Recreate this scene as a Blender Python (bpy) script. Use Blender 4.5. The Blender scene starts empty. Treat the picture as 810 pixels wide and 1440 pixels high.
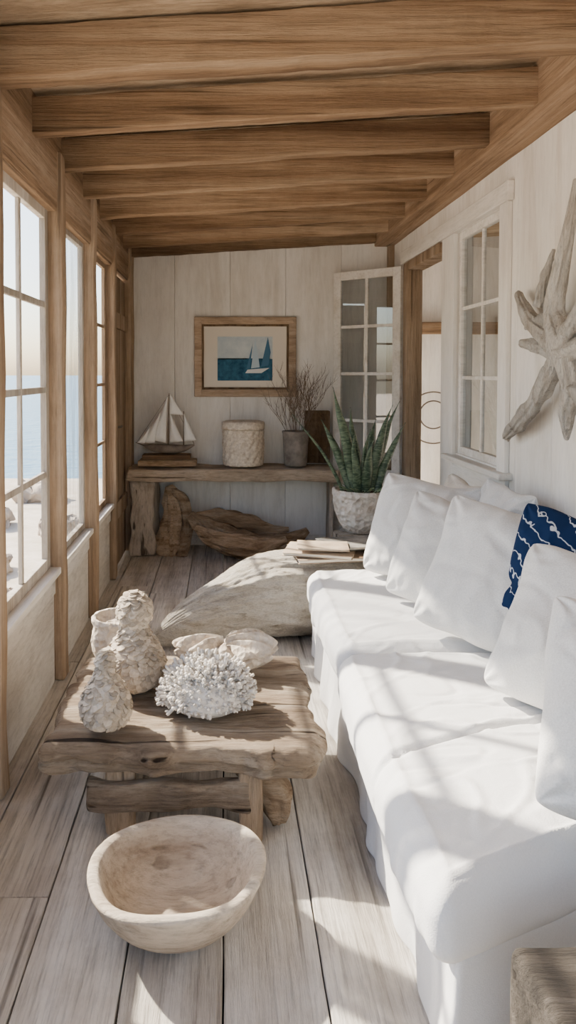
import bpy, math, random
from mathutils import Vector, Matrix, noise
random.seed(7)
V=Vector
COL=bpy.context.scene.collection
MATS={}
# ---------------------------------------------------------------- materials
def nm(name):
    m=bpy.data.materials.new(name); m.use_nodes=True
    nt=m.node_tree; b=nt.nodes['Principled BSDF']
    MATS[name]=m
    return m,nt,b
def N(nt,t,**k):
    n=nt.nodes.new(t)
    for a,v in k.items(): setattr(n,a,v)
    return n
def ramp(nt,stops):
    r=N(nt,'ShaderNodeValToRGB'); e=r.color_ramp.elements
    while len(e)<len(stops): e.new(.5)
    for i,(p,c) in enumerate(stops):
        e[i].position=p; e[i].color=(c[0],c[1],c[2],1)
    return r
def coords(nt,scale,rnd=True):
    tc=N(nt,'ShaderNodeTexCoord'); L=nt.links
    mp=N(nt,'ShaderNodeMapping'); mp.inputs['Scale'].default_value=scale
    src=tc.outputs['Object']
    if rnd:
        g=N(nt,'ShaderNodeNewGeometry'); oi=N(nt,'ShaderNodeObjectInfo')
        ad=N(nt,'ShaderNodeMath',operation='ADD'); L.new(g.outputs['Random Per Island'],ad.inputs[0]); L.new(oi.outputs['Random'],ad.inputs[1])
        mu=N(nt,'ShaderNodeVectorMath',operation='SCALE'); mu.inputs[0].default_value=(17,23,31); L.new(ad.outputs[0],mu.inputs['Scale'])
        va=N(nt,'ShaderNodeVectorMath',operation='ADD'); L.new(tc.outputs['Object'],va.inputs[0]); L.new(mu.outputs[0],va.inputs[1])
        src=va.outputs[0]
    L.new(src,mp.inputs['Vector'])
    return mp.outputs[0]
def wood(name,dark,mid,light,axis='Y',stretch=10,scale=3.0,rough=.8,bump=.5,vary=.25,fine=.45,dist=.02,crack=0,patch=0,distort=.7):
    m,nt,b=nm(name); L=nt.links
    s=[1,1,1]; s['XYZ'.index(axis)]=1/stretch
    co=coords(nt,s)
    n1=N(nt,'ShaderNodeTexNoise'); n1.inputs['Scale'].default_value=scale*2.2; n1.inputs['Detail'].default_value=8; n1.inputs['Roughness'].default_value=.66; n1.inputs['Distortion'].default_value=distort
    n2=N(nt,'ShaderNodeTexNoise'); n2.inputs['Scale'].default_value=scale*22; n2.inputs['Detail'].default_value=6; n2.inputs['Roughness'].default_value=.75
    L.new(co,n1.inputs['Vector']); L.new(co,n2.inputs['Vector'])
    r=ramp(nt,[(.33,dark),(.5,mid),(.67,light)]); L.new(n1.outputs['Fac'],r.inputs['Fac'])
    r2=ramp(nt,[(.33,(.25,.25,.25)),(.53,(1,1,1))]); L.new(n2.outputs['Fac'],r2.inputs['Fac'])
    mx=N(nt,'ShaderNodeMixRGB',blend_type='MULTIPLY'); mx.inputs['Fac'].default_value=fine
    L.new(r.outputs[0],mx.inputs[1]); L.new(r2.outputs[0],mx.inputs[2])
    colout=mx.outputs[0]; h_extra=None
    if patch:
        co2=coords(nt,(1,1,1))
        n4=N(nt,'ShaderNodeTexNoise'); n4.inputs['Scale'].default_value=3.5; n4.inputs['Detail'].default_value=6; n4.inputs['Roughness'].default_value=.7; L.new(co2,n4.inputs['Vector'])
        r4=ramp(nt,[(.38,(.62,.58,.54)),(.55,(1,1,1)),(.7,(1.0,.98,.96))]); L.new(n4.outputs['Fac'],r4.inputs['Fac'])
        m4=N(nt,'ShaderNodeMixRGB',blend_type='MULTIPLY'); m4.inputs['Fac'].default_value=patch; L.new(colout,m4.inputs[1]); L.new(r4.outputs[0],m4.inputs[2]); colout=m4.outputs[0]
    if crack:
        s2=list(s); s2['XYZ'.index(axis)]=1/(stretch*2.2)
        co3=coords(nt,s2)
        n3=N(nt,'ShaderNodeTexNoise'); n3.inputs['Scale'].default_value=scale*7; n3.inputs['Detail'].default_value=2; n3.inputs['Distortion'].default_value=.15; L.new(co3,n3.inputs['Vector'])
        r3=ramp(nt,[(.29,(.08,.06,.045)),(.36,(1,1,1))]); L.new(n3.outputs['Fac'],r3.inputs['Fac'])
        m3=N(nt,'ShaderNodeMixRGB',blend_type='MULTIPLY'); m3.inputs['Fac'].default_value=crack; L.new(colout,m3.inputs[1]); L.new(r3.outputs[0],m3.inputs[2]); colout=m3.outputs[0]; h_extra=r3.outputs[0]
    g=N(nt,'ShaderNodeNewGeometry'); oi=N(nt,'ShaderNodeObjectInfo')
    ad=N(nt,'ShaderNodeMath',operation='ADD'); L.new(g.outputs['Random Per Island'],ad.inputs[0]); L.new(oi.outputs['Random'],ad.inputs[1])
    fr=N(nt,'ShaderNodeMath',operation='FRACT'); L.new(ad.outputs[0],fr.inputs[0])
    mr=N(nt,'ShaderNodeMapRange'); mr.inputs['To Min'].default_value=1-vary; mr.inputs['To Max'].default_value=1+vary*.4; L.new(fr.outputs[0],mr.inputs['Value'])
    hs=N(nt,'ShaderNodeHueSaturation'); L.new(mr.outputs[0],hs.inputs['Value']); L.new(colout,hs.inputs['Color'])
    L.new(hs.outputs[0],b.inputs['Base Color']); b.inputs['Roughness'].default_value=rough
    b.inputs['Specular IOR Level'].default_value=.2
    am=N(nt,'ShaderNodeMath',operation='MULTIPLY_ADD'); am.inputs[1].default_value=.5; L.new(n1.outputs['Fac'],am.inputs[0]); L.new(n2.outputs['Fac'],am.inputs[2])
    hh=am.outputs[0]
    if h_extra:
        a2=N(nt,'ShaderNodeMath',operation='MULTIPLY_ADD'); a2.inputs[1].default_value=.5*crack; L.new(h_extra,a2.inputs[0]); L.new(hh,a2.inputs[2]); hh=a2.outputs[0]
    bp=N(nt,'ShaderNodeBump'); bp.inputs['Strength'].default_value=bump; bp.inputs['Distance'].default_value=dist
    L.new(hh,bp.inputs['Height']); L.new(bp.outputs[0],b.inputs['Normal'])
    return m
def stone(name,c1,c2,scale=12,bump=.5,rough=.9,dist=.01,vor=0,isl=0,stretch=None):
    m,nt,b=nm(name); L=nt.links
    co=coords(nt,stretch or (1,1,1))
    n1=N(nt,'ShaderNodeTexNoise'); n1.inputs['Scale'].default_value=scale; n1.inputs['Detail'].default_value=8; n1.inputs['Roughness'].default_value=.65
    L.new(co,n1.inputs['Vector'])
    r=ramp(nt,[(.33,c1),(.65,c2)]); L.new(n1.outputs['Fac'],r.inputs['Fac'])
    out=r.outputs[0]
    if isl:
        g=N(nt,'ShaderNodeNewGeometry'); mr=N(nt,'ShaderNodeMapRange'); mr.inputs['To Min'].default_value=1-isl; mr.inputs['To Max'].default_value=1.1
        L.new(g.outputs['Random Per Island'],mr.inputs['Value'])
        hs=N(nt,'ShaderNodeHueSaturation'); L.new(mr.outputs[0],hs.inputs['Value']); L.new(out,hs.inputs['Color']); out=hs.outputs[0]
    L.new(out,b.inputs['Base Color']); b.inputs['Roughness'].default_value=rough; b.inputs['Specular IOR Level'].default_value=.25
    h=n1.outputs['Fac']
    if vor:
        v=N(nt,'ShaderNodeTexVoronoi'); v.inputs['Scale'].default_value=vor; L.new(co,v.inputs['Vector'])
        a=N(nt,'ShaderNodeMath',operation='ADD'); L.new(h,a.inputs[0]); L.new(v.outputs['Distance'],a.inputs[1]); h=a.outputs[0]
    bp=N(nt,'ShaderNodeBump'); bp.inputs['Strength'].default_value=bump; bp.inputs['Distance'].default_value=dist
    L.new(h,bp.inputs['Height']); L.new(bp.outputs[0],b.inputs['Normal'])
    return m
def fabric(name,c,weave=260,wr=.35,c2=None,wd=.03):
    m,nt,b=nm(name); L=nt.links
    co=coords(nt,(1,1,1),True)
    n=N(nt,'ShaderNodeTexNoise'); n.inputs['Scale'].default_value=7; n.inputs['Detail'].default_value=3; n.inputs['Distortion'].default_value=1.2; L.new(co,n.inputs['Vector'])
    n2=N(nt,'ShaderNodeTexNoise'); n2.inputs['Scale'].default_value=weave; n2.inputs['Detail'].default_value=2; L.new(co,n2.inputs['Vector'])
    c2=c2 or tuple(x*.93 for x in c)
    r=ramp(nt,[(.3,c2),(.7,c)]); L.new(n2.outputs['Fac'],r.inputs['Fac'])
    L.new(r.outputs[0],b.inputs['Base Color']); b.inputs['Roughness'].default_value=.95; b.inputs['Specular IOR Level'].default_value=.05
    b1=N(nt,'ShaderNodeBump'); b1.inputs['Strength'].default_value=wr; b1.inputs['Distance'].default_value=wd; L.new(n.outputs['Fac'],b1.inputs['Height'])
    b2=N(nt,'ShaderNodeBump'); b2.inputs['Strength'].default_value=.3; b2.inputs['Distance'].default_value=.003; L.new(n2.outputs['Fac'],b2.inputs['Height']); L.new(b1.outputs[0],b2.inputs['Normal'])
    L.new(b2.outputs[0],b.inputs['Normal'])
    return m
def plain(name,c,rough=.6,metal=0):
    m,nt,b=nm(name); b.inputs['Base Color'].default_value=(*c,1); b.inputs['Roughness'].default_value=rough; b.inputs['Metallic'].default_value=metal
    return m

M_beamX=wood('beam_wood_x',(.20,.115,.062),(.42,.275,.165),(.61,.45,.30),'X',30,3.8,.85,.9,crack=.6,patch=.4,fine=.5,distort=.12)
M_beamY=wood('beam_wood_y',(.22,.135,.075),(.42,.28,.175),(.59,.44,.31),'Y',30,3.8,.85,.8,crack=.55,patch=.35,fine=.45,distort=.12)
M_post=wood('post_wood',(.28,.185,.115),(.47,.335,.22),(.62,.48,.35),'Z',26,3.8,.85,.8,crack=.55,patch=.35,distort=.12)
M_ceil=wood('ceiling_wood',(.30,.21,.13),(.57,.42,.28),(.73,.58,.41),'X',8,5,.85,.8)
M_floor=wood('floor_wood',(.46,.41,.35),(.67,.62,.555),(.81,.77,.715),'Y',20,3.8,.8,.8,vary=.11,fine=.55,dist=.012,crack=.7,patch=.4,distort=.3)
M_white=wood('whitewashed_wood',(.70,.65,.58),(.84,.80,.745),(.90,.87,.825),'Z',7,1.6,.85,.3,vary=.04,fine=.14,dist=.01,patch=.1)
M_whiteY=wood('whitewashed_wood_y',(.64,.59,.52),(.78,.74,.68),(.85,.82,.78),'Y',9,2,.8,.3,vary=.06,fine=.25,dist=.01,patch=.15)
M_lower=wood('limewashed_board',(.52,.47,.41),(.66,.62,.56),(.75,.71,.66),'Y',5,2,.85,.4,vary=.1,fine=.3,patch=.3)
M_frame=wood('window_frame_grey',(.40,.34,.27),(.54,.48,.41),(.66,.61,.55),'Z',9,3,.8,.4)
M_driftL=wood('driftwood_pale',(.56,.48,.375),(.78,.71,.60),(.87,.82,.73),'X',3,11,.95,1,vary=.03,dist=.02,crack=.3,patch=.2,fine=.5)
M_driftW=wood('driftwood_white',(.62,.55,.47),(.82,.77,.70),(.90,.87,.82),'Z',5,7,.9,1,dist=.02,crack=.4,patch=.35)
M_driftB=wood('driftwood_brown',(.27,.165,.09),(.58,.41,.26),(.79,.63,.45),'X',7,6,.8,.9,dist=.03,crack=.5)
M_table=wood('table_wood',(.21,.14,.09),(.50,.385,.275),(.73,.62,.49),'X',12,4.2,.85,1,dist=.03,crack=.95,patch=.6,fine=.5)
M_tableZ=wood('table_leg_wood',(.27,.18,.115),(.48,.345,.225),(.64,.49,.35),'Z',9,4,.8,.8,dist=.03,crack=.6)
M_bench=wood('bench_wood',(.36,.265,.18),(.60,.475,.35),(.75,.635,.5),'X',9,4,.85,.8,dist=.02,crack=.7,patch=.4)
M_benchZ=wood('bench_leg_wood',(.36,.28,.2),(.59,.50,.40),(.73,.64,.55),'Z',7,4,.85,.9,dist=.02,crack=.8,patch=.6)
M_bowl=wood('bowl_wood',(.40,.315,.235),(.57,.48,.38),(.70,.62,.51),'X',5,3,.85,.7,fine=.45,crack=.4,patch=.35,vary=.02)
M_dark=wood('dark_weathered_wood',(.04,.035,.03),(.10,.085,.07),(.19,.165,.14),'X',9,4,.85,.9,dist=.02,crack=.6)
M_block=wood('dark_carved_wood',(.10,.06,.035),(.2,.125,.07),(.3,.2,.12),'Z',5,6,.8,.8)
M_picf=wood('picture_frame_wood',(.32,.22,.145),(.50,.365,.25),(.6,.46,.34),'X',8,6,.7,.4)
M_sofa=fabric('white_slipcover',(.735,.73,.725),300,.15)
M_pil=fabric('white_linen',(.74,.73,.715),220,.08,(.62,.61,.595),.03)
M_pil2=fabric('cream_linen',(.66,.61,.54),220,.2,(.56,.51,.45))
M_shell=stone('shell_crust',(.36,.285,.205),(.66,.57,.46),30,.7,.85,.008,isl=.4)
M_coral=stone('white_coral',(.60,.54,.47),(.78,.745,.69),40,.5,.9,.004,isl=.3)
M_urn=stone('carved_plaster',(.42,.34,.26),(.70,.62,.52),22,.9,.9,.012,vor=45)
M_pot=stone('whitewashed_pot',(.52,.43,.35),(.82,.77,.70),14,1,.9,.02,vor=30)
M_basket=stone('woven_cream',(.48,.39,.30),(.78,.69,.57),50,.6,.9,.006)
M_soil=stone('soil',(.05,.035,.025),(.12,.09,.06),40,1,.95,.01)
M_tin=stone('aged_tin',(.12,.10,.085),(.28,.245,.21),10,.5,.7,.005)
M_sail=fabric('sail_cloth',(.92,.90,.86),200,.2)
M_hull=stone('model_hull',(.12,.09,.07),(.25,.2,.16),12,.3,.6,.003)
M_twig=plain('dry_twig',(.18,.125,.085),.9)
M_mat=plain('mat_board',(.74,.67,.57),.9)
M_sky=stone('painted_sky',(.42,.5,.55),(.62,.66,.66),8,.1,.9)
M_sea=stone('painted_sea',(.015,.06,.11),(.05,.16,.25),18,.2,.9)
M_psail=plain('painted_sail_blue',(.06,.16,.26),.9)
M_psail2=plain('painted_sail_pale',(.45,.56,.62),.9)
M_phull=plain('painted_hull',(.7,.7,.68),.9)
M_paper=plain('paper_pages',(.66,.6,.5),.9)
M_cov1=stone('magazine_cover_tan',(.36,.27,.19),(.56,.46,.35),9,.05,.5)
M_cov2=stone('magazine_cover_grey',(.04,.04,.04),(.32,.30,.27),7,.05,.5)
M_cov3=stone('magazine_cover_brown',(.14,.08,.045),(.42,.33,.24),6,.05,.5)
M_iron=plain('aged_iron',(.14,.11,.085),.6,.3)
M_sand=stone('sand',(.5,.42,.32),(.68,.6,.5),3,.4,.95,.05)
M_rock=stone('beach_rock',(.3,.24,.19),(.5,.43,.36),4,.8,.9,.05)
m,nt,b=nm('sea_water'); b.inputs['Base Color'].default_value=(.06,.2,.32,1); b.inputs['Roughness'].default_value=.3
n=N(nt,'ShaderNodeTexNoise'); n.inputs['Scale'].default_value=1.5; n.inputs['Detail'].default_value=6
tc=N(nt,'ShaderNodeTexCoord'); nt.links.new(tc.outputs['Object'],n.inputs['Vector'])
bp=N(nt,'ShaderNodeBump'); bp.inputs['Strength'].default_value=.6; bp.inputs['Distance'].default_value=.3; nt.links.new(n.outputs['Fac'],bp.inputs['Height']); nt.links.new(bp.outputs[0],b.inputs['Normal'])
M_water=m
def glassm(name,base,tint=(.95,.97,.97),haze=0):
    m,nt,b=nm(name); nt.nodes.remove(b); out=nt.nodes['Material Output']
    tr=N(nt,'ShaderNodeBsdfTransparent'); tr.inputs[0].default_value=(*tint,1); gl=N(nt,'ShaderNodeBsdfGlossy'); gl.inputs['Roughness'].default_value=.02
    lw=N(nt,'ShaderNodeLayerWeight'); lw.inputs['Blend'].default_value=.5
    pw_=N(nt,'ShaderNodeMath',operation='POWER'); pw_.inputs[1].default_value=4; nt.links.new(lw.outputs['Facing'],pw_.inputs[0])
    ma=N(nt,'ShaderNodeMath',operation='MULTIPLY_ADD'); ma.inputs[1].default_value=.5; ma.inputs[2].default_value=base; nt.links.new(pw_.outputs[0],ma.inputs[0])
    mx=N(nt,'ShaderNodeMixShader')
    nt.links.new(ma.outputs[0],mx.inputs[0]); nt.links.new(tr.outputs[0],mx.inputs[1]); nt.links.new(gl.outputs[0],mx.inputs[2]); last=mx.outputs[0]
    if haze:
        co=coords(nt,(1,1,.10)); n=N(nt,'ShaderNodeTexNoise'); n.inputs['Scale'].default_value=18; n.inputs['Detail'].default_value=6; nt.links.new(co,n.inputs['Vector'])
        mr=N(nt,'ShaderNodeMapRange'); mr.inputs['From Min'].default_value=.35; mr.inputs['From Max'].default_value=.65; mr.inputs['To Min'].default_value=haze*.35; mr.inputs['To Max'].default_value=haze; nt.links.new(n.outputs['Fac'],mr.inputs['Value'])
        df=N(nt,'ShaderNodeBsdfDiffuse'); df.inputs[0].default_value=(.55,.60,.62,1)
        m2=N(nt,'ShaderNodeMixShader'); nt.links.new(mr.outputs[0],m2.inputs[0]); nt.links.new(last,m2.inputs[1]); nt.links.new(df.outputs[0],m2.inputs[2]); last=m2.outputs[0]
    nt.links.new(last,out.inputs[0])
    return m
M_glass=glassm('window_glass',.02,(.97,.98,.98))
M_glassH=glassm('hazy_window_glass',.02,(.94,.96,.97),.55)
M_glassR=glassm('inner_window_glass',.2,(.76,.80,.82))
m,nt,b=nm('snake_plant_leaf'); co=coords(nt,(1,1,3))
w=N(nt,'ShaderNodeTexNoise'); w.inputs['Scale'].default_value=14; w.inputs['Detail'].default_value=4; w.inputs['Distortion'].default_value=1.5; nt.links.new(co,w.inputs['Vector'])
r=ramp(nt,[(.4,(.03,.06,.035)),(.6,(.13,.18,.11))]); nt.links.new(w.outputs['Fac'],r.inputs['Fac']); nt.links.new(r.outputs[0],b.inputs['Base Color']); b.inputs['Roughness'].default_value=.45
M_leaf=m
M_leafS=plain('succulent_leaf',(.2,.26,.14),.55)
m,nt,b=nm('navy_pattern_cloth'); L=nt.links; tc=N(nt,'ShaderNodeTexCoord'); mp=N(nt,'ShaderNodeMapping'); mp.inputs['Rotation'].default_value=(0,1.0,0); L.new(tc.outputs['Object'],mp.inputs[0])
w=N(nt,'ShaderNodeTexWave'); w.bands_direction='X'; w.inputs['Scale'].default_value=6; w.inputs['Distortion'].default_value=3.4; w.inputs['Detail'].default_value=1.2; w.inputs['Detail Scale'].default_value=5; L.new(mp.outputs[0],w.inputs['Vector'])
r=ramp(nt,[(.972,(.007,.021,.068)),(.984,(.5,.53,.58))]); L.new(w.outputs['Fac'],r.inputs['Fac']); L.new(r.outputs[0],b.inputs['Base Color']); b.inputs['Roughness'].default_value=.95; b.inputs['Specular IOR Level'].default_value=.1
M_navy=m

# ---------------------------------------------------------------- mesh builder
def cr(pts,n):
    P=[tuple(p) for p in pts]; D=len(P[0]); out=[]
    m_=len(P)-1
    for i in range(n):
        t=i/(n-1)*m_; k=min(int(t),m_-1); u=t-k
        p0=P[max(k-1,0)];p1=P[k];p2=P[k+1];p3=P[min(k+2,m_)]
        out.append([.5*((2*p1[d])+(-p0[d]+p2[d])*u+(2*p0[d]-5*p1[d]+4*p2[d]-p3[d])*u*u+(-p0[d]+3*p1[d]-3*p2[d]+p3[d])*u**3) for d in range(D)])
    return out
def nz(v,s=1.0,o=0.0): return noise.noise(V((v[0]*s+o,v[1]*s+o*1.7,v[2]*s-o)))
class MB:
    def __init__(s): s.v=[]; s.f=[]; s.mi=[]; s.cm=0
    def add(s,vs,fs,M=None):
        o=len(s.v)
        s.v+= [ (M@V(v)) if M else V(v) for v in vs]
        for f in fs: s.f.append([i+o for i in f]); s.mi.append(s.cm)
        return s
    def rbox(s,c,h,r=.01,n=(1,1,1),nr=2,fn=None,M=None):
        r=min(r,*[x*.999 for x in h])
        def ax(H,k):
            a=[-H+r*(i/nr) for i in range(nr)]
            inn=[-(H-r)+2*(H-r)*(i/k) for i in range(k+1)]
            return a+inn+[-x for x in reversed(a)]
        A=[ax(h[i],n[i]) for i in range(3)]
        S=[len(a)-1 for a in A]; idx={}; vs=[]; fs=[]
        def gv(i,j,k):
            if (i,j,k) in idx: return idx[(i,j,k)]
            p=V((A[0][i],A[1][j],A[2][k]))
            q=V([max(-(h[d]-r),min(h[d]-r,p[d])) for d in range(3)])
            d=p-q
            if d.length>1e-9: p=q+d.normalized()*r
            if fn: p=V(fn(p))
            idx[(i,j,k)]=len(vs); vs.append(p+V(c)); return idx[(i,j,k)]
        for a in range(3):
            b_,c_=(a+1)%3,(a+2)%3
            for side in (0,S[a]):
                for i in range(S[b_]):
                    for j in range(S[c_]):
                        q=[]
                        for (di,dj) in ((0,0),(1,0),(1,1),(0,1)):
                            t=[0,0,0]; t[a]=side; t[b_]=i+di; t[c_]=j+dj; q.append(gv(*t))
                        if side==0: q.reverse()
                        fs.append(q)
        return s.add(vs,fs,M)
    def box(s,x0,x1,y0,y1,z0,z1,r=.004,n=(1,1,1),fn=None):
        return s.rbox(((x0+x1)/2,(y0+y1)/2,(z0+z1)/2),((x1-x0)/2,(y1-y0)/2,(z1-z0)/2),r,n,1,fn)
    def sweep(s,pts,rad,n=24,seg=12,fn=None,ex=1.0,cap=True,M=None):
        R=[(r,r) if not isinstance(r,(tuple,list)) else r for r in rad]
        C=cr([tuple(p)+tuple(r) for p,r in zip(pts,R)],n)
        P=[V(c[:3]) for c in C]; vs=[]; fs=[]
        up=V((0,0,1)); t0=(P[1]-P[0]).normalized()
        if abs(t0.z)>.9: up=V((0,1,0))
        for i,p in enumerate(P):
            t=(P[min(i+1,n-1)]-P[max(i-1,0)]).normalized()
            side=t.cross(up).normalized(); up=side.cross(t).normalized()
            for j in range(seg):
                a=2*math.pi*j/seg; ca,sa=math.cos(a),math.sin(a)
                if ex!=1.0:
                    ca=math.copysign(abs(ca)**ex,ca); sa=math.copysign(abs(sa)**ex,sa)
                k=1.0
                if fn: k=fn(i/(n-1),a,p)
                vs.append(p+side*(ca*max(C[i][3],.0005)*k)+up*(sa*max(C[i][4],.0005)*k))
        for i in range(n-1):
            for j in range(seg):
                a=i*seg+j; b=i*seg+(j+1)%seg
                fs.append([a,b,b+seg,a+seg])
        if cap:
            vs.append(P[0]); k=len(vs)-1
            for j in range(seg): fs.append([k,(j+1)%seg,j])
            vs.append(P[-1]); k=len(vs)-1; o=(n-1)*seg
            for j in range(seg): fs.append([k,o+j,o+(j+1)%seg])
        return s.add(vs,fs,M)
    def lathe(s,prof,c=(0,0,0),seg=40,fn=None,M=None):
        vs=[]; fs=[]; n=len(prof)
        for i,(r,z) in enumerate(prof):
            for j in range(seg):
                a=2*math.pi*j/seg; p=V((r*math.cos(a),r*math.sin(a),z))
                if fn: p=V(fn(p,a,i))
                vs.append(p+V(c))
        for i in range(n-1):
            for j in range(seg):
                a=i*seg+j; b=i*seg+(j+1)%seg
                fs.append([a,b,b+seg,a+seg])
        for e in (0,n-1):
            q=[e*seg+j for j in range(seg)]
            if e==0: q.reverse()
            fs.append(q)
        return s.add(vs,fs,M)
    def obj(s,name,mats,parent=None,origin=None,smooth=True,base=False,M=None,sub=0):
        me=bpy.data.meshes.new(name)
        vs=[V(v) for v in s.v]
        if M is None:
            lo=V([min(v[d] for v in vs) for d in range(3)]); hi=V([max(v[d] for v in vs) for d in range(3)])
            o=V(origin) if origin is not None else (lo+hi)/2
            if base: o.z=lo.z
            vs=[v-o for v in vs]
        me.from_pydata([tuple(v) for v in vs],[],s.f); 
        if not isinstance(mats,(list,tuple)): mats=[mats]
        for m_ in mats: me.materials.append(m_)
        for p,k in zip(me.polygons,s.mi): p.material_index=k; p.use_smooth=smooth
        me.validate(); me.update()
        ob=bpy.data.objects.new(name,me); COL.objects.link(ob)
        if M is None: ob.location=o
        else: ob.matrix_world=M
        if parent: par(ob,parent)
        if sub:
            md=ob.modifiers.new('sub','SUBSURF'); md.levels=sub; md.render_levels=sub
        return ob
def par(ch,p):
    ch.parent=p; ch.matrix_parent_inverse=p.matrix_basis.inverted()
def empty(name,loc):
    e=bpy.data.objects.new(name,None); e.location=loc; e.empty_display_size=.1; COL.objects.link(e); return e
def top(ob,label,cat,group=None):
    ob['label']=label; ob['category']=cat
    if group: ob['group']=group
    return ob
def struct(ob,label=None):
    ob['kind']='structure'
    if label: ob['label']=label
    return ob
def rough(amp,s=4,seed=0,ax=None):
    def f(p):
        q=V(p)
        d=V((nz(p,s,seed),nz(p,s,seed+5.3),nz(p,s,seed+9.1)))*amp
        return q+d
    return f
def grain(amp,freq=14,along=1.2,seed=0):
    def f(t,a,p):
        return 1+amp*noise.noise(V((math.cos(a)*freq*.16,math.sin(a)*freq*.16,t*along+seed)))*1.6+amp*.6*noise.noise(V((math.cos(a)*freq*.5,math.sin(a)*freq*.5,t*along*2+seed+7)))
    return f

# ---------------------------------------------------------------- setting
YB=6.42; XL=-.82; XR=1.46
def zb(x): return 2.49+.059*(x+.775)
mb=MB(); x=-1.0; i=0
while x<3.5:
    w=.25
    ys=[-1.6]+[ -1.6+ (2.3+(i*1.37)%1.9) + 3.1*k for k in range(3)]+[7.6]
    if i in (2,3,4,5): ys=[-1.6,4.4+.3*(i%3),7.6]
    ys=[y for y in ys if y<7.61]
    for a,b_ in zip(ys[:-1],ys[1:]):
        dz=random.uniform(-.003,.001)
        L_=(b_-a); nn=max(2,int(L_/.12))
        def ed(p,i=i): 
            q=V(p)
            if abs(p[0])>.1: q.x+=math.copysign(.0035,-p[0])*abs(nz((p[0]*9,p[1],i),5,1))*1.3
            return q
        mb.rbox(((x+w/2),(a+b_)/2,-.02+dz),(w/2-.0012,(b_-a)/2-.0015,.02),.004,(1,nn,1),1,ed)
    x+=w; i+=1
struct(mb.obj('floor',M_floor,smooth=False),'weathered pale wide plank floor')
mb=MB(); xs=[-.95,-.42,.06,.54,1.02,1.56]
for a,b_ in zip(xs[:-1],xs[1:]):
    mb.rbox(((a+b_)/2,YB+.04,1.45),((b_-a)/2-.001,.04,1.45),.003,(1,1,1),1)
mb.box(-.95,1.56,YB+.06,YB+.1,0,2.9)
struct(mb.obj('wall_back',M_white,smooth=False),'whitewashed vertical board wall')
mb=MB(); mb.box(-.80,1.44,YB-.015,YB,.0,.09,.003); struct(mb.obj('baseboard_back',M_whiteY,smooth=False))
mb=MB()
for a,b_ in ((-1.5,1.2),(1.28,2.51),(2.59,3.55),(3.65,4.45),(4.55,5.3)):
    mb.box(-.88,XL,a,b_,0,.53,.003)
    mb.box(XL,XL+.012,a+.02,b_-.02,.44,.52,.002)
mb.box(-.88,XL,6.27,YB,0,2.3,.003)
struct(mb.obj('wall_left',M_lower,smooth=False),'limewashed low board wall')
mb=MB(); mb.rbox((-.84,2.5,2.50),(.05,4.0,.22),.008,(1,30,2),1,rough(.006,3,2)); struct(mb.obj('trim_1',M_beamY),'brown wooden header beam over windows')
mb=MB(); mb.rbox((-.83,2.5,2.30),(.035,4.0,.03),.005,(1,20,1),1,rough(.003,3,8)); struct(mb.obj('trim_2',M_beamY))
mb=MB(); mb.rbox((-.835,1.9,.545),(.05,3.4,.016),.005,(1,20,1),1,rough(.003,3,4)); struct(mb.obj('trim_3',M_whiteY),'whitewashed window sill board')
for k,(yc,w) in enumerate(((1.24,.04),(2.57,.045),(3.6,.05),(4.5,.05),(5.34,.045),(6.22,.035),(6.385,.03))):
    mb=MB(); mb.rbox((-.82,yc,1.28),(.048,w,1.275),.01,(1,1,24),2,rough(.009,3,k*3.1))
    struct(mb.obj('trim_%d'%(20+k),M_post,base=True),'rough brown wooden post between porch windows')
def window(name,P0,U,W,z0,z1,cols,rows,fw,mw,matf,th=.035,extra=0,glass=None):
    U=V(U).normalized(); Nn=V((-U.y,U.x,0)); P0=V(P0)
    M=Matrix(((U.x,Nn.x,0,P0.x),(U.y,Nn.y,0,P0.y),(0,0,1,0),(0,0,0,1)))
    mb=MB(); t=th/2
    def bx(a,b_,c,d,tt): mb.rbox(((a+b_)/2,0,(c+d)/2),((b_-a)/2,tt,(d-c)/2),.003,(1,1,1),1)
    bx(0,fw,z0,z1,t); bx(W-fw,W,z0,z1,t); bx(fw,W-fw,z1-fw,z1,t); bx(fw,W-fw,z0,z0+fw+extra,t)
    gz0=z0+fw+extra; gz1=z1-fw
    for c in range(1,cols):
        xx=fw+(W-2*fw)*c/cols; bx(xx-mw/2,xx+mw/2,gz0,gz1,t*.6)
    for r_ in range(1,rows):
        zz=gz0+(gz1-gz0)*r_/rows; bx(fw,W-fw,zz-mw/2,zz+mw/2,t*.55)
    ob=mb.obj(name,matf,smooth=False,M=M)
    g=MB(); g.add([(fw,0,gz0),(W-fw,0,gz0),(W-fw,0,gz1),(fw,0,gz1)],[[0,1,2,3]])
    go=g.obj('glass_pane',glass or M_glass,smooth=False,M=M); go.parent=ob; go.matrix_parent_inverse=M.inverted()
    struct(ob); return ob
window('window_1',(-.85,1.285,0),(0,1,0),1.22,.56,2.28,3,4,.045,.02,M_frame)
window('window_2',(-.85,2.62,0),(0,1,0),.925,.56,2.28,2,4,.055,.030,M_frame,th=.03)
window('window_3',(-.85,3.655,0),(0,1,0),.79,.56,2.28,1,1,.04,.02,M_frame,th=.03,glass=M_glassH)
window('window_4',(-.85,4.555,0),(0,1,0),.735,.56,2.28,2,4,.045,.022,M_post,th=.025)
window('window_5',(1.49,3.86,0),(0,1,0),.78,1.0,2.37,2,3,.045,.022,M_whiteY,glass=M_glassR)
mb=MB()
for k in range(4): mb.rbox((-.84,5.40+.0975+k*.195,1.13),(.02,.0965,1.12),.004,(1,1,8),1,rough(.002,3,k))
for z in (.45,1.9): mb.rbox((-.812,5.79,z),(.012,.37,.06),.004,(1,6,1),1)
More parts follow.
